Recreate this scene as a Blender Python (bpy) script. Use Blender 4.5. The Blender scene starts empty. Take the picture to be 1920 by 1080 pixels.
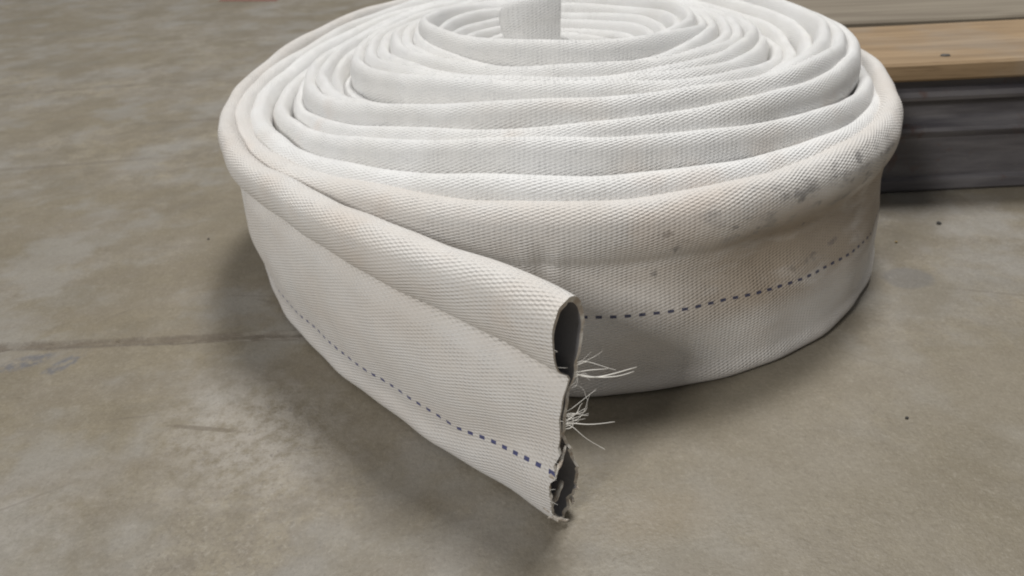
import bpy, math, random
import numpy as np
from mathutils import Matrix, Vector

sc = bpy.context.scene
rng = np.random.default_rng(7)
random.seed(7)

# ---------------------------------------------------------------- camera
cd = bpy.data.cameras.new('camera')
cam = bpy.data.objects.new('camera', cd)
sc.collection.objects.link(cam)
cd.sensor_width = 36.0
cd.lens = 36.0 * 1450 / 1920
cd.clip_start = 0.01
cd.clip_end = 100
cam.matrix_world = (Matrix.Translation((0, 0, .25)) @ Matrix.Rotation(math.radians(60), 4, 'X')
                    @ Matrix.Rotation(math.radians(-2.5), 4, 'Z'))
cd.dof.use_dof = True
cd.dof.focus_distance = .315
cd.dof.aperture_fstop = 18
sc.camera = cam

# ---------------------------------------------------------------- light (indoor hall, ceiling lamps)
w = bpy.data.worlds.new('World')
sc.world = w
w.use_nodes = True
bg = w.node_tree.nodes['Background']
bg.inputs['Color'].default_value = (.95, .97, 1.0, 1)
bg.inputs['Strength'].default_value = .16


def area(name, loc, target, size, energy, col, size_y=None):
    l = bpy.data.lights.new(name, 'AREA')
    l.shape = 'RECTANGLE'
    l.size = size
    l.size_y = size_y or size
    l.energy = energy
    l.color = col
    o = bpy.data.objects.new(name, l)
    sc.collection.objects.link(o)
    o.location = loc
    d = Vector(target) - Vector(loc)
    o.rotation_euler = d.to_track_quat('-Z', 'Y').to_euler()
    return o


area('ceiling_lamp_rear', (.58, 1.62, 4.0), (0, .45, 0), .75, 140, (1, .99, .97), 1.1)
area('ceiling_lamp_front', (-2.7, -2.65, 2.95), (0, .35, 0), 0.8, 128, (1, .99, .97), .8)

sc.view_settings.view_transform = 'Standard'
sc.view_settings.look = 'None'
sc.view_settings.exposure = 0
sc.view_settings.gamma = 1
sc.render.film_transparent = False
sc.cycles.filter_width = 2.0


# ---------------------------------------------------------------- helpers
def empty(name, loc, label=None, cat=None):
    o = bpy.data.objects.new(name, None)
    sc.collection.objects.link(o)
    o.location = loc
    o.empty_display_size = .02
    if label:
        o['label'] = label
        o['category'] = cat
    return o


def mesh_obj(name, verts, faces, mat, parent=None, smooth=False, uvs=None):
    """verts in world coordinates; a part is stored relative to its parent's place."""
    off = Vector(parent.location) if parent else Vector((0, 0, 0))
    me = bpy.data.meshes.new(name)
    vv = np.asarray(verts, dtype=float) - np.array(off)
    me.from_pydata(vv.tolist(), [], [list(map(int, f)) for f in faces])
    if smooth:
        me.polygons.foreach_set('use_smooth', [True] * len(me.polygons))
    if uvs:
        idx = np.empty(len(me.loops), dtype=np.int32)
        me.loops.foreach_get('vertex_index', idx)
        for lname, arr in uvs.items():
            l = me.uv_layers.new(name=lname)
            l.data.foreach_set('uv', np.asarray(arr, dtype=np.float32)[idx].ravel())
    me.materials.append(mat)
    me.update()
    o = bpy.data.objects.new(name, me)
    sc.collection.objects.link(o)
    if parent:
        o.parent = parent
    return o


class NT:
    """small node-tree writer"""
    def __init__(s, name):
        s.m = bpy.data.materials.new(name)
        s.m.use_nodes = True
        s.t = s.m.node_tree
        s.b = s.t.nodes['Principled BSDF']

    def put(s, sock, v):
        if hasattr(v, 'is_output') or isinstance(v, bpy.types.NodeSocket):
            s.t.links.new(v, sock)
        elif isinstance(v, (tuple, list)):
            if len(v) == 3 and sock.type == 'RGBA':
                v = (*v, 1)
            sock.default_value = v
        else:
            sock.default_value = v

    def math(s, op, a, b=0, c=0, clamp=False):
        n = s.t.nodes.new('ShaderNodeMath')
        n.operation = op
        n.use_clamp = clamp
        for i, v in enumerate((a, b, c)):
            s.put(n.inputs[i], v)
        return n.outputs[0]

    def noise(s, vec, scale, detail=3, rough=.55, out=0, dist=0, dim='3D'):
        n = s.t.nodes.new('ShaderNodeTexNoise')
        n.noise_dimensions = dim
        s.put(n.inputs['Vector'], vec)
        n.inputs['Scale'].default_value = scale
        n.inputs['Detail'].default_value = detail
        n.inputs['Roughness'].default_value = rough
        n.inputs['Distortion'].default_value = dist
        return n.outputs[out]

    def ramp(s, v, a, b, lo=0., hi=1., smooth=True):
        n = s.t.nodes.new('ShaderNodeMapRange')
        n.interpolation_type = 'SMOOTHSTEP' if smooth else 'LINEAR'
        s.put(n.inputs['Value'], v)
        for k, x in zip(('From Min', 'From Max', 'To Min', 'To Max'), (a, b, lo, hi)):
            s.put(n.inputs[k], x)
        return n.outputs[0]

    def mix(s, f, a, b, mode='MIX'):
        n = s.t.nodes.new('ShaderNodeMix')
        n.data_type = 'RGBA'
        n.blend_type = mode
        s.put(n.inputs['Factor'], f)
        s.put(n.inputs['A'] if False else n.inputs[6], a)
        s.put(n.inputs[7], b)
        return n.outputs[2]

    def uv(s, name):
        n = s.t.nodes.new('ShaderNodeUVMap')
        n.uv_map = name
        return n.outputs[0]

    def xyz(s, vec):
        n = s.t.nodes.new('ShaderNodeSeparateXYZ')
        s.put(n.inputs[0], vec)
        return n.outputs

    def comb(s, x, y, z=0):
        n = s.t.nodes.new('ShaderNodeCombineXYZ')
        for i, v in enumerate((x, y, z)):
            s.put(n.inputs[i], v)
        return n.outputs[0]

    def coord(s, which='Object'):
        return s.t.nodes.new('ShaderNodeTexCoord').outputs[which]

    def vadd(s, a, b, op='ADD'):
        n = s.t.nodes.new('ShaderNodeVectorMath')
        n.operation = op
        s.put(n.inputs[0], a)
        s.put(n.inputs[1], b)
        return n.outputs[0]

    def bump(s, hgt, dist, strength=1., normal=None):
        n = s.t.nodes.new('ShaderNodeBump')
        n.inputs['Distance'].default_value = dist
        n.inputs['Strength'].default_value = strength
        s.put(n.inputs['Height'], hgt)
        if normal is not None:
            s.put(n.inputs['Normal'], normal)
        return n.outputs[0]

    def set(s, **k):
        for key, v in k.items():
            s.put(s.b.inputs[key.replace('_', ' ')], v)
        return s.m


# ---------------------------------------------------------------- materials
def concrete():
    n = NT('concrete')
    P = n.coord('Object')
    x, y, _ = n.xyz(P)
    big = n.noise(P, 3.2, 3)
    mid = n.noise(n.vadd(P, (3.1, 8.2, 0)), 14, 4, .6, dist=.6)
    fine = n.noise(P, 90, 4, .65)
    grit = n.noise(P, 420, 2, .6)
    # faint sweeping trowel marks, stretched along x
    sw = n.noise(n.comb(n.math('MULTIPLY', x, 4), n.math('MULTIPLY', n.math('ADD', y, n.math('MULTIPLY', x, -.22)), 42)), 1, 3)
    c = n.mix(n.ramp(big, .33, .68), (.250, .218, .164), (.318, .278, .208))
    c = n.mix(n.ramp(mid, .38, .66, 0, .55), c, (.235, .215, .186))
    c = n.mix(n.ramp(n.noise(n.vadd(P, (1, 5, 0)), 9, 3), .55, .72, 0, .5), c, (.31, .255, .17))
    c = n.mix(n.ramp(fine, .36, .66, 0, .9), c, n.mix(.62, c, (.19, .165, .135)))
    c = n.mix(n.ramp(grit, .50, .72, 0, .55), c, (.15, .13, .105))
    c = n.mix(n.ramp(n.noise(n.vadd(P, (9, 2, 4)), 300, 3, .65), .52, .70, 0, .42), c, (.38, .35, .30))
    c = n.mix(n.ramp(n.noise(n.vadd(P, (5, 7, 4)), 38, 4, .65), .44, .62, 0, .52), c, (.18, .156, .12))
    c = n.mix(n.ramp(n.noise(n.vadd(P, (2, 1, 8)), 26, 4, .65), .48, .68, 0, .42), c, (.315, .288, .25))
    c = n.mix(n.ramp(n.noise(n.vadd(P, (7, 3, 1)), 5.5, 3, .6), .44, .62, 0, .55), c, (.19, .16, .108))
    c = n.mix(n.ramp(n.noise(n.vadd(P, (11, 4, 2)), 11, 4, .62), .47, .62, 0, .55), c, (.285, .272, .250))
    c = n.mix(n.ramp(n.noise(n.vadd(P, (1, 14, 6)), 13, 4, .62), .48, .64, 0, .55), c, (.175, .150, .108))
    c = n.mix(n.ramp(sw, .40, .75, 0, .30), c, (.21, .18, .145))

    def blob(cx, cy, rx, ry, ang, edge=.5, wob=.35, fs=60):
        ca, sa = math.cos(ang), math.sin(ang)
        dx = n.math('ADD', x, -cx)
        dy = n.math('ADD', y, -cy)
        ex = n.math('DIVIDE', n.math('ADD', n.math('MULTIPLY', dx, ca), n.math('MULTIPLY', dy, sa)), rx)
        ey = n.math('DIVIDE', n.math('ADD', n.math('MULTIPLY', dy, ca), n.math('MULTIPLY', dx, -sa)), ry)
        d = n.math('SQRT', n.math('ADD', n.math('MULTIPLY', ex, ex), n.math('MULTIPLY', ey, ey)))
        nz = n.noise(n.vadd(P, (cx * 7, cy * 5, 1)), fs, 4, .65)
        d = n.math('ADD', d, n.math('MULTIPLY', n.math('ADD', nz, -.5), wob * 2))
        return n.ramp(d, 1 + edge, 1 - edge, 0, 1)
    worn = n.math('MULTIPLY', blob(-.132, .300, .048, .034, -.75, .75, .75, 70), n.ramp(n.noise(P, 130, 4, .7), .30, .62))
    c = n.mix(n.math('MULTIPLY', worn, .50), c, (.44, .41, .375))
    worn2 = n.math('MULTIPLY', blob(-.235, .235, .05, .03, .5, .8, .8, 60), n.ramp(n.noise(P, 110, 4, .7), .38, .65))
    c = n.mix(n.math('MULTIPLY', worn2, .30), c, (.40, .37, .34))
    pit = n.math('MULTIPLY', n.math('MAXIMUM', worn, .12), n.ramp(n.noise(P, 260, 3, .6), .60, .70))
    c = n.mix(n.math('MULTIPLY', pit, .6), c, (.13, .115, .10))
    # blue-grey smears and scuffs
    smear = n.math('MAXIMUM', blob(-.283, .3715, .0145, .0065, .45, .35, .45, 150), blob(-.259, .3685, .0120, .0050, 1.0, .35, .45, 150))
    smear = n.math('MULTIPLY', smear, n.ramp(n.noise(P, 200, 3, .6), .35, .6))
    c = n.mix(n.math('MULTIPLY', smear, .8), c, (.13, .13, .14))
    gp = blob(.252, .424, .016, .013, .2, .18, .22, 80)
    c = n.mix(n.math('MULTIPLY', gp, .6), c, (.155, .15, .145))
    sc1 = blob(-.158, .3052, .019, .0016, -.18, .35, .35, 120)
    c = n.mix(n.math('MULTIPLY', sc1, .6), c, (.14, .115, .085))
    for a in ((-.249, .4225, .010, .0009, .75), (-.165, .437, .022, .0009, -.12), (-.155, .428, .012, .0013, -.5),
              (-.20, .3165, .012, .0007, .1), (.20, .33, .03, .0008, -.7), (-.232, .255, .025, .0008, .55),
              (-.30, .83, .10, .004, .06), (-.45, .70, .16, .004, .10), (-.55, .98, .18, .006, .12), (.30, .40, .03, .0012, -.3)):
        c = n.mix(n.math('MULTIPLY', blob(*a, .6, .6, 90), .30), c, (.12, .10, .08))
    # dirt packed into the joint
    jd = n.math('ABSOLUTE', n.math('ADD', n.math('ADD', y, -.3885), n.math('MULTIPLY', n.math('ADD', n.noise(P, 40, 3), -.5), .006)))
    jm = n.math('MULTIPLY', n.ramp(jd, .0066, .0028), n.ramp(x, .0, -.05))
    c = n.mix(n.math('MULTIPLY', jm, n.ramp(n.noise(P, 70, 3), .3, .6, .25, .75)), c, (.13, .105, .08))
    c = n.mix(n.math('MULTIPLY', blob(.19, .245, .17, .12, .2, .8, .5, 9), .55), c, n.mix(n.ramp(mid, .35, .65), (.20, .172, .125), (.245, .215, .165)))  # olive concrete tone at lower right, with shade also put into the colour
    yl = blob(.058, .2335, .022, .012, .2, .8, .6, 60)
    c = n.mix(n.math('MULTIPLY', yl, .15), c, (.33, .235, .12))
    # sand grains, pores and fine dirt over everything
    g1 = n.noise(n.vadd(P, (3, 3, 9)), 520, 3, .7)
    g2 = n.noise(n.vadd(P, (6, 1, 5)), 210, 4, .7)
    c = n.mix(n.ramp(g1, .50, .68, 0, .30), c, n.mix(.5, c, (.08, .068, .05)))
    c = n.mix(n.ramp(g1, .48, .30, 0, .25), c, n.mix(.5, c, (.46, .42, .36)))
    c = n.mix(n.ramp(g2, .52, .70, 0, .35), c, n.mix(.5, c, (.12, .10, .075)))
    c = n.mix(n.ramp(g2, .44, .28, 0, .30), c, n.mix(.5, c, (.44, .40, .34)))
    h = n.math('ADD', n.math('MULTIPLY', fine, .5), n.math('MULTIPLY', g1, .35))
    h = n.math('ADD', h, n.math('MULTIPLY', worn, n.noise(P, 160, 5, .75)))
    rgh = n.ramp(mid, .3, .7, .42, .60)
    n.b.inputs['Specular IOR Level'].default_value = .3
    return n.set(Base_Color=c, Roughness=n.math('ADD', rgh, n.math('MULTIPLY', worn, .1)), Normal=n.bump(h, .0013, .7))


def jacket_mat():
    n = NT('woven_white_jacket')
    U = n.uv('UVMap')
    u, v, _ = n.xyz(U)
    S = n.uv('StitchMap')
    _, sv, _ = n.xyz(S)
    P = n.coord('Object')
    # weave: staggered bumps, u pitch 2.35 mm, v pitch 1.75 mm
    jit = n.math('MULTIPLY', n.math('ADD', n.noise(U, 90, 3), -.5), .0010)
    uu = n.math('ADD', u, jit)
    vv = n.math('ADD', v, n.math('MULTIPLY', n.math('ADD', n.noise(n.vadd(U, (4, 9, 0)), 90, 3), -.5), .0007))
    A = n.math('MULTIPLY', uu, 2 * math.pi / .0047)
    B = n.math('MULTIPLY', vv, 2 * math.pi / .00175)
    a = n.math('COSINE', n.math('ADD', A, B))
    b = n.math('COSINE', n.math('SUBTRACT', A, B))
    hgt = n.math('ADD', n.math('MULTIPLY_ADD', a, .24, .5), n.math('MULTIPLY', b, .15))
    hgt = n.math('ADD', hgt, n.math('MULTIPLY', n.math('COSINE', n.math('MULTIPLY', A, 2)), .11))
    fuzz = n.noise(P, 1500, 2, .6)
    hgt = n.math('MULTIPLY', hgt, n.ramp(n.noise(P, 110, 3, .6), .3, .7, .55, 1.1))
    hgt2 = n.math('ADD', hgt, n.math('MULTIPLY', fuzz, .16))
    # cloth colour
    c = n.mix(n.ramp(n.noise(P, 26, 3), .35, .7), (.80, .795, .785), (.77, .76, .74))
    # outer turns have been dragged over floors: beige grime
    outer = n.ramp(u, 1.95, 1.45)
    oside = n.ramp(v, .140, .118)
    gr = n.noise(n.comb(n.math('MULTIPLY', u, 14), n.math('MULTIPLY', v, 34)), 1, 4, .6)
    grime = n.math('MULTIPLY', n.math('MULTIPLY', outer, oside), n.ramp(gr, .25, .75, .15, .62))
    c = n.mix(grime, c, (.64, .575, .515))
    # a rubbed brown stain over the wall of the second turn (right-hand face)
    st = n.math('MULTIPLY', n.ramp(u, .92, 1.10), n.ramp(u, 1.38, 1.27))
    st = n.math('MULTIPLY', st, n.math('MULTIPLY', n.ramp(v, .030, .050), n.ramp(v, .108, .080)))
    st = n.math('MULTIPLY', st, n.ramp(n.noise(n.comb(n.math('MULTIPLY', u, 22), n.math('MULTIPLY', v, 55)), 1, 5, .62), .18, .55))
    c = n.mix(n.math('MULTIPLY', st, .85), c, (.34, .26, .18))
    # grey rub along the rim there, plus dark spots
    rb = n.math('MULTIPLY', n.math('MULTIPLY', n.ramp(u, .92, 1.02), n.ramp(u, 1.36, 1.27)), n.math('MULTIPLY', n.ramp(v, .078, .092), n.ramp(v, .118, .106)))
    rbn = n.ramp(n.noise(n.comb(n.math('MULTIPLY', u, 60), n.math('MULTIPLY', v, 120)), 1, 5, .7), .48, .66)
    c = n.mix(n.math('MULTIPLY', n.math('MULTIPLY', rb, rbn), .7), c, (.20, .20, .21))
    sp = n.ramp(n.noise(n.comb(n.math('MULTIPLY', u, 85), n.math('MULTIPLY', v, 95), 3.3), 1, 2, .5), .690, .74)
    reg = n.math('MULTIPLY', n.math('MULTIPLY', n.ramp(u, .92, 1.0), n.ramp(u, 1.36, 1.30)), n.math('MULTIPLY', n.ramp(v, .045, .065), n.ramp(v, .125, .11)))
    c = n.mix(n.math('MULTIPLY', n.math('MULTIPLY', sp, reg), .55), c, (.05, .055, .075))
    # a few oily black marks on the rim right of the middle
    for (cu, cv, ru, rv) in ((1.333, .0985, .0030, .0022), (1.327, .088, .0018, .0030), (1.300, .0955, .0022, .0014), (1.286, .091, .0012, .0012), (1.262, .1005, .0030, .0014),
                             (1.245, .093, .0014, .0016), (1.222, .0985, .0024, .0014), (1.335, .072, .0016, .0020), (1.205, .0965, .0014, .0014), (1.19, .103, .0026, .0013)):
        ex = n.math('DIVIDE', n.math('ADD', u, -cu), ru)
        ey = n.math('DIVIDE', n.math('ADD', v, -cv), rv)
        dd = n.math('SQRT', n.math('ADD', n.math('MULTIPLY', ex, ex), n.math('MULTIPLY', ey, ey)))
        dd = n.math('ADD', dd, n.math('MULTIPLY', n.math('ADD', n.noise(P, 520, 4, .7), -.5), 2.6))
        c = n.mix(n.ramp(dd, 1.3, .35, 0, .55), c, (.09, .09, .10))
    # rust-beige tint on the rims of the raised turns
    rt = n.math('MULTIPLY', n.ramp(n.noise(n.vadd(P, (2, 0, 0)), 17, 3, .6), .52, .70), n.math('MULTIPLY', n.ramp(v, .085, .10), n.ramp(v, .122, .112)))
    rt = n.math('MULTIPLY', rt, n.ramp(u, 7.2, 5.6))
    c = n.mix(n.math('MULTIPLY', rt, .22), c, (.64, .47, .34))
    # browner between the yarns, more so on the outer turns
    c = n.mix(n.math('MULTIPLY', n.math('SUBTRACT', 1, n.math('MINIMUM', hgt, 1)), n.math('MULTIPLY_ADD', outer, .22, .10)), c, (.42, .36, .29))
    # blue tracer yarn: one dash every three columns
    fr = n.math('FRACT', n.math('DIVIDE', u, .00705))
    dash = n.math('MULTIPLY', n.math('LESS_THAN', fr, .45), n.math('LESS_THAN', n.math('ABSOLUTE', sv), n.ramp(u, .5, .9, .00098, .00080)))
    # only the outward face carries it
    dash = n.math('MULTIPLY', dash, n.math('LESS_THAN', v, .11))
    c = n.mix(n.math('MULTIPLY', dash, .9), c, n.mix(n.ramp(u, .5, .9), (.012, .024, .15), (.015, .022, .075)))
    n.b.inputs['Sheen Weight'].default_value = .12
    n.b.inputs['Specular IOR Level'].default_value = .35
    return n.set(Base_Color=c, Roughness=.62, Normal=n.bump(hgt2, .0008, .85))


def rubber_mat():
    n = NT('black_rubber_lining')
    P = n.coord('Object')
    c = n.mix(n.noise(P, 80, 3), (.24, .232, .236), (.31, .30, .302))
    return n.set(Base_Color=c, Roughness=.55, Normal=n.bump(n.noise(P, 400, 2), .0003, .5))


def fray_mat():
    n = NT('frayed_yarn')
    P = n.coord('Object')
    c = n.mix(n.ramp(n.noise(P, 300, 3), .35, .65), (.74, .70, .63), (.52, .44, .36))
    return n.set(Base_Color=c, Roughness=.8, Normal=n.bump(n.noise(P, 1200, 2), .0004, .6))


def thread_mat():
    n = NT('loose_yarn')
    n.b.inputs['Subsurface Weight'].default_value = 0
    return n.set(Base_Color=(.80, .77, .71), Roughness=.55)


def wood_mat():
    n = NT('pine_board')
    P = n.coord('Object')
    x, y, z = n.xyz(P)
    oi = n.t.nodes.new('ShaderNodeObjectInfo').outputs['Random']
    g = n.noise(n.comb(n.math('MULTIPLY', x, 5), n.math('MULTIPLY', y, 75), n.math('ADD', n.math('MULTIPLY', z, 75), n.math('MULTIPLY', oi, 40))), 1, 4, .6, dist=.7)
    g2 = n.noise(n.comb(n.math('MULTIPLY', x, 30), n.math('MULTIPLY', y, 420), n.math('MULTIPLY', z, 420)), 1, 2, .6)
    c = n.mix(n.ramp(g, .32, .68), (.33, .225, .125), (.22, .145, .075))
    c = n.mix(n.ramp(g2, .5, .8, 0, .6), c, (.16, .10, .05))
    c = n.mix(n.ramp(n.noise(P, 12, 4), .45, .7, 0, .45), c, (.27, .23, .185))
    return n.set(Base_Color=c, Roughness=.7, Normal=n.bump(n.math('ADD', g, g2), .0006, .4))


def wood_grey():
    n = NT('weathered_board')
    P = n.coord('Object')
    x, y, z = n.xyz(P)
    g = n.noise(n.comb(n.math('MULTIPLY', x, 5), n.math('MULTIPLY', y, 75), n.math('MULTIPLY', z, 75)), 1, 4, .6, dist=.7)
    c = n.mix(n.ramp(g, .32, .68), (.235, .20, .15), (.165, .135, .098))
    return n.set(Base_Color=c, Roughness=.75, Normal=n.bump(g, .0006, .4))


def steel_mat():
    n = NT('dark_painted_steel')
    P = n.coord('Object')
    x, y, z = n.xyz(P)
    s = n.noise(n.comb(n.math('MULTIPLY', x, 10), n.math('MULTIPLY', y, 60), n.math('MULTIPLY', z, 90)), 1, 4, .6)
    c = n.mix(n.ramp(s, .3, .7), (.065, .060, .066), (.150, .140, .142))
    c = n.mix(n.ramp(n.noise(P, 55, 4, .65), .58, .72, 0, .55), c, (.105, .052, .036))
    c = n.mix(n.ramp(n.noise(P, 170, 3, .6), .6, .75, 0, .4), c, (.15, .14, .13))
    return n.set(Base_Color=c, Roughness=n.ramp(s, .3, .7, .42, .68), Normal=n.bump(s, .0008, .5))


def plain(name, col, rough=.7):
    n = NT(name)
    P = n.coord('Object')
    c = n.mix(n.noise(P, 250, 3), col, tuple(q * .6 for q in col))
    return n.set(Base_Color=c, Roughness=rough)


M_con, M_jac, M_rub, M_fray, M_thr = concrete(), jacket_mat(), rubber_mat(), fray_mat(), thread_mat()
M_wood, M_grey, M_steel = wood_mat(), wood_grey(), steel_mat()
M_grit, M_nail, M_red = plain('dark_grit', (.035, .032, .03)), plain('nail_head', (.10, .09, .08), .5), plain('red_tape', (.27, .13, .10))


# ---------------------------------------------------------------- floor: one sheet with a shallow filled joint running in from the left
def build_floor():
    xs = np.concatenate([[-8, -3, -1.2], np.arange(-.7, .0201, .004), [.3, 1.2, 3, 8]])
    rows = []      # (y, z) per column, last ones jittered near the joint
    jn = np.cumsum(rng.normal(0, .00035, len(xs)))
    jn -= np.linspace(jn[0], jn[-1], len(xs))
    k1 = rng.normal(0, .00045, len(xs))
    k2 = rng.normal(0, .00055, len(xs))
    fade = np.clip((.0 - xs) / .03, 0, 1)
    yj = .3885 + jn * .6
    dep = .0013 * fade
    half = .0032
    prof = [(-3, 0), (.0, 0), (.2, 0)]
    verts, nrow = [], 0
    cols = []
    for i, X in enumerate(xs):
        c = [(X, -3, 0), (X, 0, 0), (X, .25, 0),
             (X, yj[i] - half - .0012 + k1[i], 0), (X, yj[i] - half + k1[i], -dep[i]),
             (X, yj[i] - half + .0010 + k1[i], -dep[i] * .25), (X, yj[i] + half * .4 + k2[i], -dep[i] * .3),
             (X, yj[i] + half + k2[i] - .0008, -dep[i] * 1.2), (X, yj[i] + half + .0016 + k2[i], 0),
             (X, .6, 0), (X, 1.5, 0), (X, 4, 0), (X, 12, 0)]
        cols.append(c)
    nc = len(cols[0])
    verts = [p for c in cols for p in c]
    faces = []
    for i in range(len(cols) - 1):
        for j in range(nc - 1):
            a = i * nc + j
            faces.append((a, a + nc, a + nc + 1, a + 1))
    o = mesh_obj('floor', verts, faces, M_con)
    o['kind'] = 'structure'
    return o


build_floor()

# ---------------------------------------------------------------- rolled hose: centre line
CX, CY = .035, .53


def polar(phi, r):
    a = math.radians(phi)
    return CX - r * math.sin(a), CY - r * math.cos(a)


K = []     # x, y, z_top, lean, top bead half width, bottom bead half width, bead height fraction, belly
# loose tail, from its cut end back to where it leaves the roll
for x, y, zt, ln, wt, wb, hb, be in (
        (.0180, .2340, .1085, -.003, .0094, .0098, .33, .0000),
        (.0030, .2490, .1100, -.002, .0096, .0078, .32, .0006),
        (-.0290, .2765, .1110, -.001, .0098, .0046, .29, .0018),
        (-.0690, .3170, .1105, .001, .0096, .0034, .265, .0018),
        (-.1040, .3590, .1095, .003, .0090, .0032, .245, .0012),
        (-.1320, .3980, .1090, .006, .0080, .0032, .225, .0006),
        (-.1530, .4400, .1100, .009, .0066, .0032, .20, .0000)):
    K.append((x, y, zt, ln, wt, wb, hb, be))


def ring(phi, r, zt, ln=0., wt=.0046, wb=.0034, hb=.17, be=0.):
    x, y = polar(phi, r)
    K.append((x, y, zt, ln, wt, wb, hb, be))


ring(85, .2085, .1140, .004, .0058)
ring(110, .2120, .1210, .000, .0054)
ring(140, .2180, .1340, .000, .0050)
ring(180, .2200, .1420, .000, .0050)
ring(220, .2170, .1350, -.001, .0058)
ring(250, .2170, .1215, -.004, .0064, .0036, .23)
ring(275, .2170, .1155, -.006, .0070, .0038, .26)
ring(305, .2165, .1120, -.0065, .0082, .0038, .28)
ring(335, .2150, .1090, -.0065, .0092, .0038, .30)
ring(360, .2120, .1075, -.0050, .0092, .0036, .30)
ring(385, .2070, .1075, -.001, .0084, .0036, .27)
ring(410, .2020, .1080, .004, .0070)
ring(435, .2005, .1095, .006, .0062)
ring(460, .2010, .1150, .003, .0056)
# rows: front, left, back, right for each further turn  (r, z)
T = [((.1930, .1150), (.1915, .1120), (.2000, .1385), (.2000, .1170)),
     ((.1800, .1275), (.1815, .1090), (.1890, .1420), (.1900, .1370)),
     ((.1710, .1335), (.1705, .1120), (.1780, .1440), (.1810, .1410)),
     ((.1620, .1415), (.1620, .1240), (.1690, .1460), (.1720, .1450)),
     ((.1545, .1340), (.1540, .1250), (.1600, .1440), (.1630, .1380)),
     ((.1475, .1270), (.1465, .1200), (.1520, .1420), (.1540, .1310)),
     ((.1410, .1320), (.1380, .1180), (.1430, .1410), (.1450, .1290)),
     ((.1335, .1415), (.1295, .1340), (.1340, .1410), (.1360, .1360)),
     ((.1240, .1428), (.1210, .1385), (.1260, .1420), (.1280, .1420)),
     ((.1150, .1390), (.1125, .1400), (.1180, .1420), (.1200, .1430)),
     ((.1070, .1432), (.1045, .1420), (.1100, .1420), (.1120, .1440)),
     ((.0990, .1375), (.0970, .1440), (.1020, .1430), (.1035, .1450)),
     ((.0920, .1380), (.0905, .1460), (.0945, .1440), (.0960, .1470)),
     ((.0850, .1522), (.0840, .1510), (.0870, .1460), (.0885, .1510)),
     ((.0785, .1470), (.0765, .1450), (.0790, .1430), (.0805, .1450)),
     ((.0715, .1400), (.0695, .1390), (.0710, .1390), (.0725, .1400)),
     ((.0640, .1340), (.0620, .1340), (.0630, .1350), (.0645, .1350)),
     ((.0560, .1290), (.0540, .1300), (.0550, .1310), (.0565, .1310)),
     ((.0485, .1250), (.0465, .1260), (.0470, .1280), (.0485, .1270)),
     ((.0405, .1220), (.0390, .1230), (.0395, .1250), (.0405, .1240))]
ZQ = []
for k, row in enumerate(T):
    for q, (r, z) in enumerate(row):
        ZQ.append((720 + 360 * k + 90 * q, r, z))
ZQ = [(460, .2000, .1140), (540, .2080, .1400), (630, .2060, .1110)] + ZQ
ph = np.array([a[0] for a in ZQ], float)


def smooth_interp(xq, xp, fp):
    """Catmull-Rom through knots"""
    i = np.clip(np.searchsorted(xp, xq, side='right') - 1, 0, len(xp) - 2)
    m = np.gradient(fp, xp)
    hh = xp[i + 1] - xp[i]
    t = (xq - xp[i]) / hh
    return ((2 * t**3 - 3 * t**2 + 1) * fp[i] + (t**3 - 2 * t**2 + t) * hh * m[i]
            + (-2 * t**3 + 3 * t**2) * fp[i + 1] + (t**3 - t**2) * hh * m[i + 1])


pq = np.arange(490, ph[-1] - 60, 22.5)
rq = smooth_interp(pq, ph, np.array([a[1] for a in ZQ]))
zq = smooth_interp(pq, ph, np.array([a[2] for a in ZQ]))
for p, r, z in zip(pq, rq, zq):
    wob = .0006 * math.sin(p * .0171) + .0006 * math.sin(p * .0437 + 1)
    zw = .0007 * math.sin(p * .0113 + 2) + .0004 * math.sin(p * .0291)
    ring(p, r + wob, z + zw, float(np.interp(p, (690, 760, 810, 880), (0, .004, .005, 0))), float(np.interp(p, (490, 600, 640, 740, 830, 900), (.0058, .0060, .0070, .0080, .0068, .0058))) if p < 1000 else float(np.interp(p, (1000, 2300, 5200, 6200), (.0058, .0055, .0050, .0044))), .0034, .25)
# innermost end: folds back on itself and stands up out of the middle
x, y = K[-1][0], K[-1][1]
for x, y, zt in ((.0660, .5560, .124), (.0720, .5430, .126), (.0640, .5310, .129), (.0440, .5270, .136), (.0220, .5270, .146), (.0080, .5240, .155),
                 (.0040, .5160, .160), (.0100, .5090, .164), (.0240, .5080, .167), (.0400, .5105, .168)):
    K.append((x, y, zt, 0, .0044, .0034, .17, 0))
K = np.array(K)

# resample along length
seg = np.linalg.norm(np.diff(K[:, :2], axis=0), axis=1)
sk = np.concatenate([[0], np.cumsum(seg)])
L = sk[-1]
s = np.concatenate([np.arange(0, .10, .0016), np.arange(.10, 2.6, .0030), np.arange(2.6, L - .25, .0052), np.arange(L - .25, L, .0025)])
R = np.stack([smooth_interp(s, sk, K[:, j]) for j in range(K.shape[1])], 1)
px, py, zt, lean, wt, wb, hb, belly = R.T
tx, ty = np.gradient(px, s), np.gradient(py, s)
tl = np.hypot(tx, ty)
tx, ty = tx / tl, ty / tl
# left-hand normal of a clockwise path points outward
nx, ny = -(-ty), -(tx)
# for the tail running away from the viewer to the left the outer face looks to the camera's left
chk = (px[40] - CX) * nx[40] + (py[40] - CY) * ny[40]
if chk < 0:
    nx, ny = -nx, -ny

NS = 56
th = np.linspace(0, math.pi, NS)
t01 = .5 - .5 * np.cos(th)
t01 = .35 * np.linspace(0, 1, NS) + .65 * t01


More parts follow.
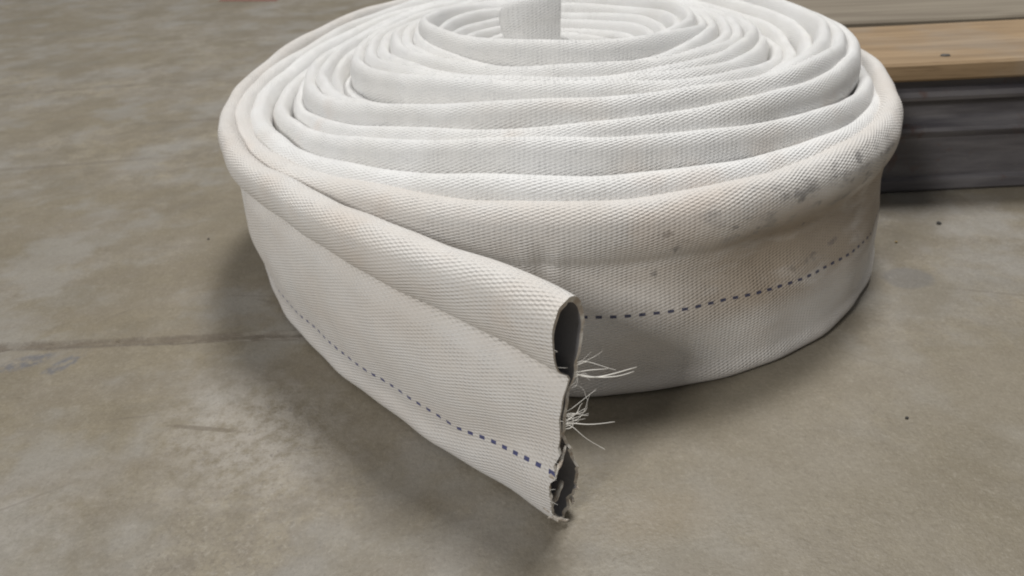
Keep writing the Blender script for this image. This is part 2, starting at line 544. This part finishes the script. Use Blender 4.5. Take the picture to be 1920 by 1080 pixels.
def half_width(t, wt, wm, wb, hb, belly, hbot):
    t = t[None, :]
    wt, wb, hb, belly, hbot = (q[:, None] for q in (wt, wb, hb, belly, hbot))
    tc = 1 - hb * .42
    top = wt * np.sqrt(np.clip(1 - ((t - tc) / (1 - tc))**2, 0, 1))
    q = np.clip((tc - t) / (tc - (1 - hb)), 0, 1)          # teardrop: round above, pinched to a crease below
    e = np.clip(1 - q**1.7, 0, 1)**.9
    bc = hbot * .42
    bot = wb * np.sqrt(np.clip(1 - ((bc - t) / bc)**2, 0, 1))
    f = np.clip((hbot - t) / (hbot - bc), 0, 1)
    f = f * f * (3 - 2 * f)
    mid = wm + belly * np.sin(np.clip((t - .12) / .6, 0, 1) * math.pi)**2
    body = mid * (1 - e) * (1 - f) + wt * e + wb * f
    return np.where(t > tc, top, np.where(t < bc, bot, body))


n_r = len(s)
hbot = np.where(s < .09, .44 - (.44 - .12) * np.clip(s / .075, 0, 1), .12)
wm = .0024


def wave(a, f, p):
    return a * np.sin(s * f + p)


def centre_offset(t):
    """bulges and slack of the wall, outward positive, metres"""
    t = t[None, :]
    S = s[:, None]
    c = lean[:, None] * t
    # the second turn's wall, in view on the right: pinched in under the fat rim, kicked out at the foot
    m = np.clip((S - 1.08) / .18, 0, 1) * np.clip((1.75 - S) / .3, 0, 1)
    c = c + m * (-.0030 * np.exp(-((t - .58) / .13)**2) + .0020 * np.exp(-((t - .36) / .14)**2) + .0004 * np.sin(S * 21 + t * 5))
    # tail: groove under the rim and slack lower wall
    m2 = np.clip((.40 - S) / .12, 0, 1)
    c = c + m2 * (-.0044 * np.exp(-((t - (.665 + .38 * np.clip(S, 0, .3))) / .045)**2)
                  + .0016 * np.exp(-((t - .45) / .16)**2) * (1 + .5 * np.sin(S * 34))
                  - .0010 * np.exp(-((t - .12) / .08)**2))
    # kink where the tail leaves the roll
    c = c - .0026 * np.exp(-((S - .262) / .010)**2) * np.exp(-((t - .66) / .12)**2)
    c = c + .0014 * np.exp(-((S - .245) / .012)**2) * np.exp(-((t - .55) / .2)**2)
    # pinched vertical crease in the front wall
    for a0, am in ((1.382, .0012), (1.389, -.0013), (1.396, .0008)):
        c = c + am * np.exp(-((S - a0) / .0028)**2) * np.clip((t - .45) / .12, 0, 1) * np.clip((.86 - t) / .10, 0, 1)
    c = c + .0005 * np.sin(S * 47 + t * 4) + .0004 * np.sin(S * 83 + t * 7 + 1) + .00025 * np.sin(S * 171 - t * 9)
    return c


zb = np.maximum(.0008, zt - .1115)
# the tail's cut end lifts a touch off the floor
H = zt - zb
hw = half_width(t01, wt, wm, wb, hb, belly, hbot)
co = centre_offset(t01)
Z = zb[:, None] + H[:, None] * t01[None, :]
Z = Z + .0007 * np.sin(s * 31)[:, None] * t01[None, :]**3 + .0005 * np.sin(s * 73 + 1)[:, None] * t01[None, :]**3
# outer side up, inner side down -> closed loop
order_t = np.concatenate([np.arange(NS), np.arange(NS - 2, 0, -1)])
side = np.concatenate([np.ones(NS), -np.ones(NS - 2)])
NL = len(order_t)
off = co[:, order_t] + hw[:, order_t] * side[None, :]
X3 = np.stack([px[:, None] + nx[:, None] * off, py[:, None] + ny[:, None] * off, Z[:, order_t]], 2)
# ragged cut at the outer end
rag = .0004 * np.interp(np.arange(NL), np.arange(0, NL + 3, 2), rng.normal(0, 1, len(np.arange(0, NL + 3, 2))))
# lower opening gapes: the cut runs a little further back on the inner wall
tt = t01[order_t]
rag = rag + np.where(tt < .42, 1., 0.) * .0006 * rng.normal(0, 1, NL)
rag = rag + np.where(side < 0, .0020 * (1 - tt), .0)
fall = np.clip(1 - s / .006, 0, 1)
X3[:, :, 0] += tx[:, None] * fall[:, None] * rag[None, :]
X3[:, :, 1] += ty[:, None] * fall[:, None] * rag[None, :]

# arc length round the section, from a typical ring
ri = int(np.searchsorted(s, 1.2))
loop = X3[ri]
dv = np.linalg.norm(np.diff(np.vstack([loop, loop[:1]]), axis=0), axis=1)
vcum = np.concatenate([[0], np.cumsum(dv)])          # NL+1
# rings carry NL+1 verts in the uv sense: duplicate the seam vertex
Xs = np.concatenate([X3, X3[:, :1]], 1)
NV = NL + 1
ts_k = np.array([0, .03, .06, .2, .35, .9, 1.10, 1.30, 1.7, 40])
ts_v = np.array([.29, .235, .185, .175, .20, .33, .38, .44, .46, .46])
v_st = np.interp(np.interp(s, ts_k, ts_v), t01, vcum[:NS])
UV1 = np.stack([np.repeat(s[:, None], NV, 1), np.repeat(vcum[None, :], n_r, 0)], 2).reshape(-1, 2)
UV2 = np.stack([np.repeat(s[:, None], NV, 1), vcum[None, :] - v_st[:, None]], 2).reshape(-1, 2)
a = (np.arange(n_r - 1)[:, None] * NV + np.arange(NV - 1)[None, :]).ravel()
faces = np.stack([a, a + 1, a + NV + 1, a + NV], 1)

hose = empty('hose_roll', (CX, CY, 0), 'white woven fire hose rolled flat into a coil, cut tail pulled loose in front', 'hose')
jk = mesh_obj('jacket', Xs.reshape(-1, 3), faces, M_jac, hose, True, {'UVMap': UV1, 'StitchMap': UV2})
# inner end closed off by its folded cloth
last = X3[-1]
mesh_obj('inner_end', last, [list(range(NL))], M_fray, hose)

# lining: the black rubber tube inside the loose end
nl = int(np.searchsorted(s, .085))
wall = .0015
ti = .016 + .968 * t01
hwi = np.maximum(half_width(t01, wt, wm, wb, hb, belly, hbot)[:nl] - wall, .00035)
Zi = zb[:nl, None] + H[:nl, None] * ti[None, :]
offi = co[:nl][:, order_t] + hwi[:, order_t] * side[None, :]
Xi = np.stack([px[:nl, None] + nx[:nl, None] * offi, py[:nl, None] + ny[:nl, None] * offi, Zi[:, order_t]], 2)
Xi[:, :, 0] += tx[:nl, None] * (fall[:nl, None] * rag[None, :] + .0004)
Xi[:, :, 1] += ty[:nl, None] * (fall[:nl, None] * rag[None, :] + .0004)
fi = []
for i in range(nl - 1):
    for j in range(NL):
        b0 = i * NL + j
        b1 = i * NL + (j + 1) % NL
        fi.append((b0, b0 + NL, b1 + NL, b1))
mesh_obj('lining', Xi.reshape(-1, 3), fi, M_rub, hose, True)
# raw cloth edge between jacket and lining
ev = np.concatenate([X3[0], Xi[0]])
ef = [(j, (j + 1) % NL, NL + (j + 1) % NL, NL + j) for j in range(NL)]
mesh_obj('cut_edge', ev, ef, M_fray, hose)


# ---------------------------------------------------------------- frayed yarns and torn strips at the cut end
def tube(points, radii, nseg=5):
    p = np.asarray(points, float)
    vs, fs = [], []
    t = np.gradient(p, axis=0)
    t /= np.linalg.norm(t, axis=1)[:, None] + 1e-9
    for i in range(len(p)):
        a = np.cross(t[i], (0, 0, 1.))
        if np.linalg.norm(a) < 1e-3:
            a = np.array([1., 0, 0])
        a /= np.linalg.norm(a)
        b = np.cross(t[i], a)
        for k in range(nseg):
            q = 2 * math.pi * k / nseg
            vs.append(p[i] + radii[i] * (math.cos(q) * a + math.sin(q) * b))
    for i in range(len(p) - 1):
        for k in range(nseg):
            k2 = (k + 1) % nseg
            fs.append((i * nseg + k, i * nseg + k2, (i + 1) * nseg + k2, (i + 1) * nseg + k))
    fs.append(tuple(range(nseg)))
    fs.append(tuple(range((len(p) - 1) * nseg, len(p) * nseg))[::-1])
    return vs, fs


T0 = np.array([-tx[0], -ty[0], 0])        # out of the cut end
N0 = np.array([nx[0], ny[0], 0])          # towards the outer face


def edge_point(t, sd):
    j = int(np.argmin(abs(t01 - t)))
    j = j if sd > 0 else (NL - j) % NL
    return X3[0][j]


def strand(t, sd, direction, length, curl, rad=.00016):
    p0 = edge_point(t, sd) - T0 * .0015 - N0 * sd * .0006
    d = np.asarray(direction, float)
    d /= np.linalg.norm(d)
    cu = np.asarray(curl, float)
    q = np.linspace(0, 1, 11)
    pts = [p0 + d * length * a + cu * length * a * a + np.array([math.sin(a * 5 + t * 900), math.cos(a * 4 + t * 700), math.sin(a * 4 + t * 1100)]) * .0018 * a for a in q]
    r = [rad * (1 - .55 * a) for a in q]
    vs, fs = tube(pts, r)
    return mesh_obj('frayed_thread', vs, fs, M_thr, hose, True)


for i in range(11):          # upper tuft, just under the open rim
    t = .60 + .10 * rng.random()
    d = T0 * .5 + np.array([.75, .45, .0]) * (.3 + .9 * rng.random()) + np.array([0, 0, .15 + 1.1 * rng.random()])
    strand(t, -1, d, .005 + .009 * rng.random(), (rng.normal(0, .3), rng.normal(0, .2), rng.normal(-.1, .4)), .00009 + .00007 * rng.random())
strand(.66, -1, T0 + np.array([.55, .3, -.15]), .021, (.10, 0, .30), .00034)
strand(.655, -1, T0 + np.array([.55, .3, -.22]), .022, (.12, 0, .34), .00030)
strand(.67, -1, T0 + np.array([.5, .3, .45]), .016, (.05, 0, .05), .00022)
for i in range(12):          # lower tuft, above the gaping foot
    t = .43 + .09 * rng.random()
    d = T0 * .5 + np.array([.70, .45, 0]) * (.3 + .8 * rng.random()) + np.array([0, 0, .35 + .8 * rng.random()])
    strand(t, -1, d, .006 + .009 * rng.random(), (rng.normal(.05, .2), rng.normal(0, .2), rng.normal(-.1, .3)), .00014 + .00014 * rng.random())
strand(.47, -1, T0 + np.array([.4, .2, .30]), .017, (.02, 0, -.75), .00018)
strand(.47, -1, T0 + np.array([.45, .2, .55]), .021, (.05, 0, -.12), .00026)
for t in (.08, .12, .17, .22, .28, .33, .5, .75, .83):          # short stubble along the near edge
    strand(t, 1, T0 + N0 * rng.normal(0, .4) + np.array([0, 0, rng.normal(0, .5)]), .0022 + .002 * rng.random(), (0, 0, -.2), .00016)


def torn(p0, p1, width, bulge, name='torn_strip'):
    p0, p1 = np.asarray(p0, float), np.asarray(p1, float)
    d = p1 - p0
    sd_ = np.cross(d, N0)
    sd_ /= np.linalg.norm(sd_)
    vs, fs = [], []
    m = 8
    for i in range(m):
        q = i / (m - 1)
        c = p0 + d * q + T0 * bulge * math.sin(q * math.pi)
        wd = width * (1 - .45 * q) * (1 + .25 * math.sin(i * 2.3))
        for dd in (-.0004, .0004):
            vs += [c - sd_ * wd / 2 + N0 * dd, c + sd_ * wd / 2 + N0 * dd]
    for i in range(m - 1):
        a_, b_ = i * 4, i * 4 + 4
        fs += [(a_, b_, b_ + 1, a_ + 1), (a_ + 2, a_ + 3, b_ + 3, b_ + 2), (a_, a_ + 2, b_ + 2, b_), (a_ + 1, b_ + 1, b_ + 3, a_ + 3)]
    e_ = (m - 1) * 4
    fs += [(0, 1, 3, 2), (e_, e_ + 2, e_ + 3, e_ + 1)]
    return mesh_obj(name, vs, fs, M_fray, hose, True)


torn(edge_point(.09, 1) - T0 * .003, edge_point(.19, 1) * .5 + edge_point(.19, -1) * .5 - T0 * .001, .0032, .0008)
torn(edge_point(.27, 1) - T0 * .002, edge_point(.36, -1) * .75 + edge_point(.36, 1) * .25 - T0 * .001, .0026, .0010)
torn(edge_point(.04, 1) - T0 * .002, edge_point(.01, 1) * .6 + edge_point(.01, -1) * .4 + T0 * .003 + np.array([0, 0, .0006]), .0042, .0006)
torn(edge_point(.06, -1) - T0 * .001, edge_point(.03, -1) + T0 * .002 + np.array([0, 0, .0008]), .0026, .0006)


# ---------------------------------------------------------------- low wooden deck on a dark steel rail, behind on the right
def board(name, x0, x1, y0, y1, z0, z1, mat, parent, ang=0., bev=.0018):
    """plank with eased edges, slightly uneven"""
    sec = [(y0 + bev, z0), (y1 - bev, z0), (y1, z0 + bev), (y1, z1 - bev), (y1 - bev, z1), (y0 + bev, z1), (y0, z1 - bev), (y0, z0 + bev)]
    xs = np.linspace(x0, x1, 14)
    vs, fs = [], []
    m = len(sec)
    for i, X in enumerate(xs):
        for (Y, Zz) in sec:
            vs.append((X, Y + .0005 * math.sin(X * 19 + y0 * 40) + ang * (X - x0), Zz + .0005 * math.sin(X * 13 + y1 * 30)))
    for i in range(len(xs) - 1):
        for k in range(m):
            k2 = (k + 1) % m
            fs.append((i * m + k, (i + 1) * m + k, (i + 1) * m + k2, i * m + k2))
    fs.append(tuple(range(m)))
    fs.append(tuple(range((len(xs) - 1) * m, len(xs) * m))[::-1])
    return mesh_obj(name, vs, fs, mat, parent)


pal = empty('deck_platform', (.9, .75, 0), 'low platform of pine boards on a dark ridged steel rail behind the hose', 'platform')
board('deck_board', .20, 1.7, .548, .671, .0895, .1030, M_wood, pal, .006)
board('deck_board', .20, 1.7, .690, .815, .0895, .1030, M_grey, pal, .006)
board('deck_board', .20, 1.7, .834, .958, .0895, .1030, M_wood, pal, .006)
board('deck_board', .20, 1.7, .977, 1.10, .0895, .1030, M_grey, pal, .006)
# rail: rolled profile with ledges and grooves, swept along x
prof = [(.556, .0), (.553, .003), (.553, .0105), (.5575, .0125), (.5575, .030), (.5565, .036), (.5555, .044), (.553, .0475), (.5515, .0500), (.553, .0525),
        (.558, .0545), (.560, .0600), (.560, .0700), (.5575, .0720), (.5535, .0735), (.5520, .0765), (.5535, .0800), (.559, .0815), (.560, .0893), (.64, .0893), (.64, .0)]
xs = np.linspace(.21, 1.69, 16)
vs, fs = [], []
m = len(prof)
for X in xs:
    for (Y, Zz) in prof:
        vs.append((X, Y + .006 * (X - .2), Zz))
for i in range(len(xs) - 1):
    for k in range(m):
        k2 = (k + 1) % m
        fs.append((i * m + k, (i + 1) * m + k, (i + 1) * m + k2, i * m + k2))
fs.append(tuple(range(m)))
fs.append(tuple(range((len(xs) - 1) * m, len(xs) * m))[::-1])
mesh_obj('steel_rail', vs, fs, M_steel, pal)
board('rear_rail', .21, 1.69, .99, 1.07, .0, .0893, M_steel, pal, .006)


def nail(x, y, z):
    vs, fs = [], []
    for i in range(10):
        q = 2 * math.pi * i / 10
        vs.append((x + .0038 * math.cos(q), y + .0024 * math.sin(q), z))
    for i in range(10):
        q = 2 * math.pi * i / 10
        vs.append((x + .0030 * math.cos(q), y + .0018 * math.sin(q), z + .0006))
    fs = [(i, (i + 1) % 10, 10 + (i + 1) % 10, 10 + i) for i in range(10)] + [tuple(range(10, 20))]
    mesh_obj('nail_head', vs, fs, M_nail, pal)


nail(.323, .5660, .1031)
nail(.62, .567, .1031)


# ---------------------------------------------------------------- grit on the floor
def crumb(x, y, r, label, mat, flat=.6):
    vs, fs = [], []
    nlat, nlon = 5, 7
    for i in range(nlat):
        la = math.pi * (i + .5) / nlat
        for j in range(nlon):
            lo = 2 * math.pi * j / nlon
            rr = r * (.75 + .5 * random.random())
            vs.append((x + rr * math.sin(la) * math.cos(lo), y + rr * math.sin(la) * math.sin(lo), max(.0001, r * flat + rr * flat * math.cos(la))))
    for i in range(nlat - 1):
        for j in range(nlon):
            j2 = (j + 1) % nlon
            fs.append((i * nlon + j, (i + 1) * nlon + j, (i + 1) * nlon + j2, i * nlon + j2))
    fs.append(tuple(range(nlon)))
    fs.append(tuple(range((nlat - 1) * nlon, nlat * nlon))[::-1])
    o = mesh_obj('grit_crumb', vs, fs, mat)
    o['label'] = label
    o['category'] = 'grit'
    o['group'] = 'crumbs of grit on the concrete floor'
    return o


crumb(.3087, .4982, .0016, 'dark crumb of grit on the floor just in front of the steel rail', M_grit)
crumb(.1888, .2895, .0009, 'tiny dark speck of grit on the bare floor at lower right', M_grit)
crumb(-.2259, .5256, .0009, 'tiny dark speck of grit on the floor left of the coil', M_grit)
crumb(.2663, .4724, .0010, 'tiny yellowish crumb beside the right side of the coil', plain('ochre_grit', (.42, .29, .10)))

# strip of red marking tape far back on the left
vs, fs = [], []
for i, X in enumerate(np.linspace(-.55, -.43, 9)):
    yy = 1.618 - (X + .6) * .25
    for Y, Zz in ((yy, .0002), (yy, .0007), (yy + .05, .0007), (yy + .05, .0002)):
        vs.append((X, Y, Zz))
for i in range(8):
    for k in range(4):
        fs.append((i * 4 + k, i * 4 + 4 + k, i * 4 + 4 + (k + 1) % 4, i * 4 + (k + 1) % 4))
fs += [(0, 1, 2, 3), (35, 34, 33, 32)]
o = mesh_obj('floor_tape', vs, fs, M_red)
o['label'] = 'short strip of red tape on the far floor at the upper left edge'
o['category'] = 'tape'
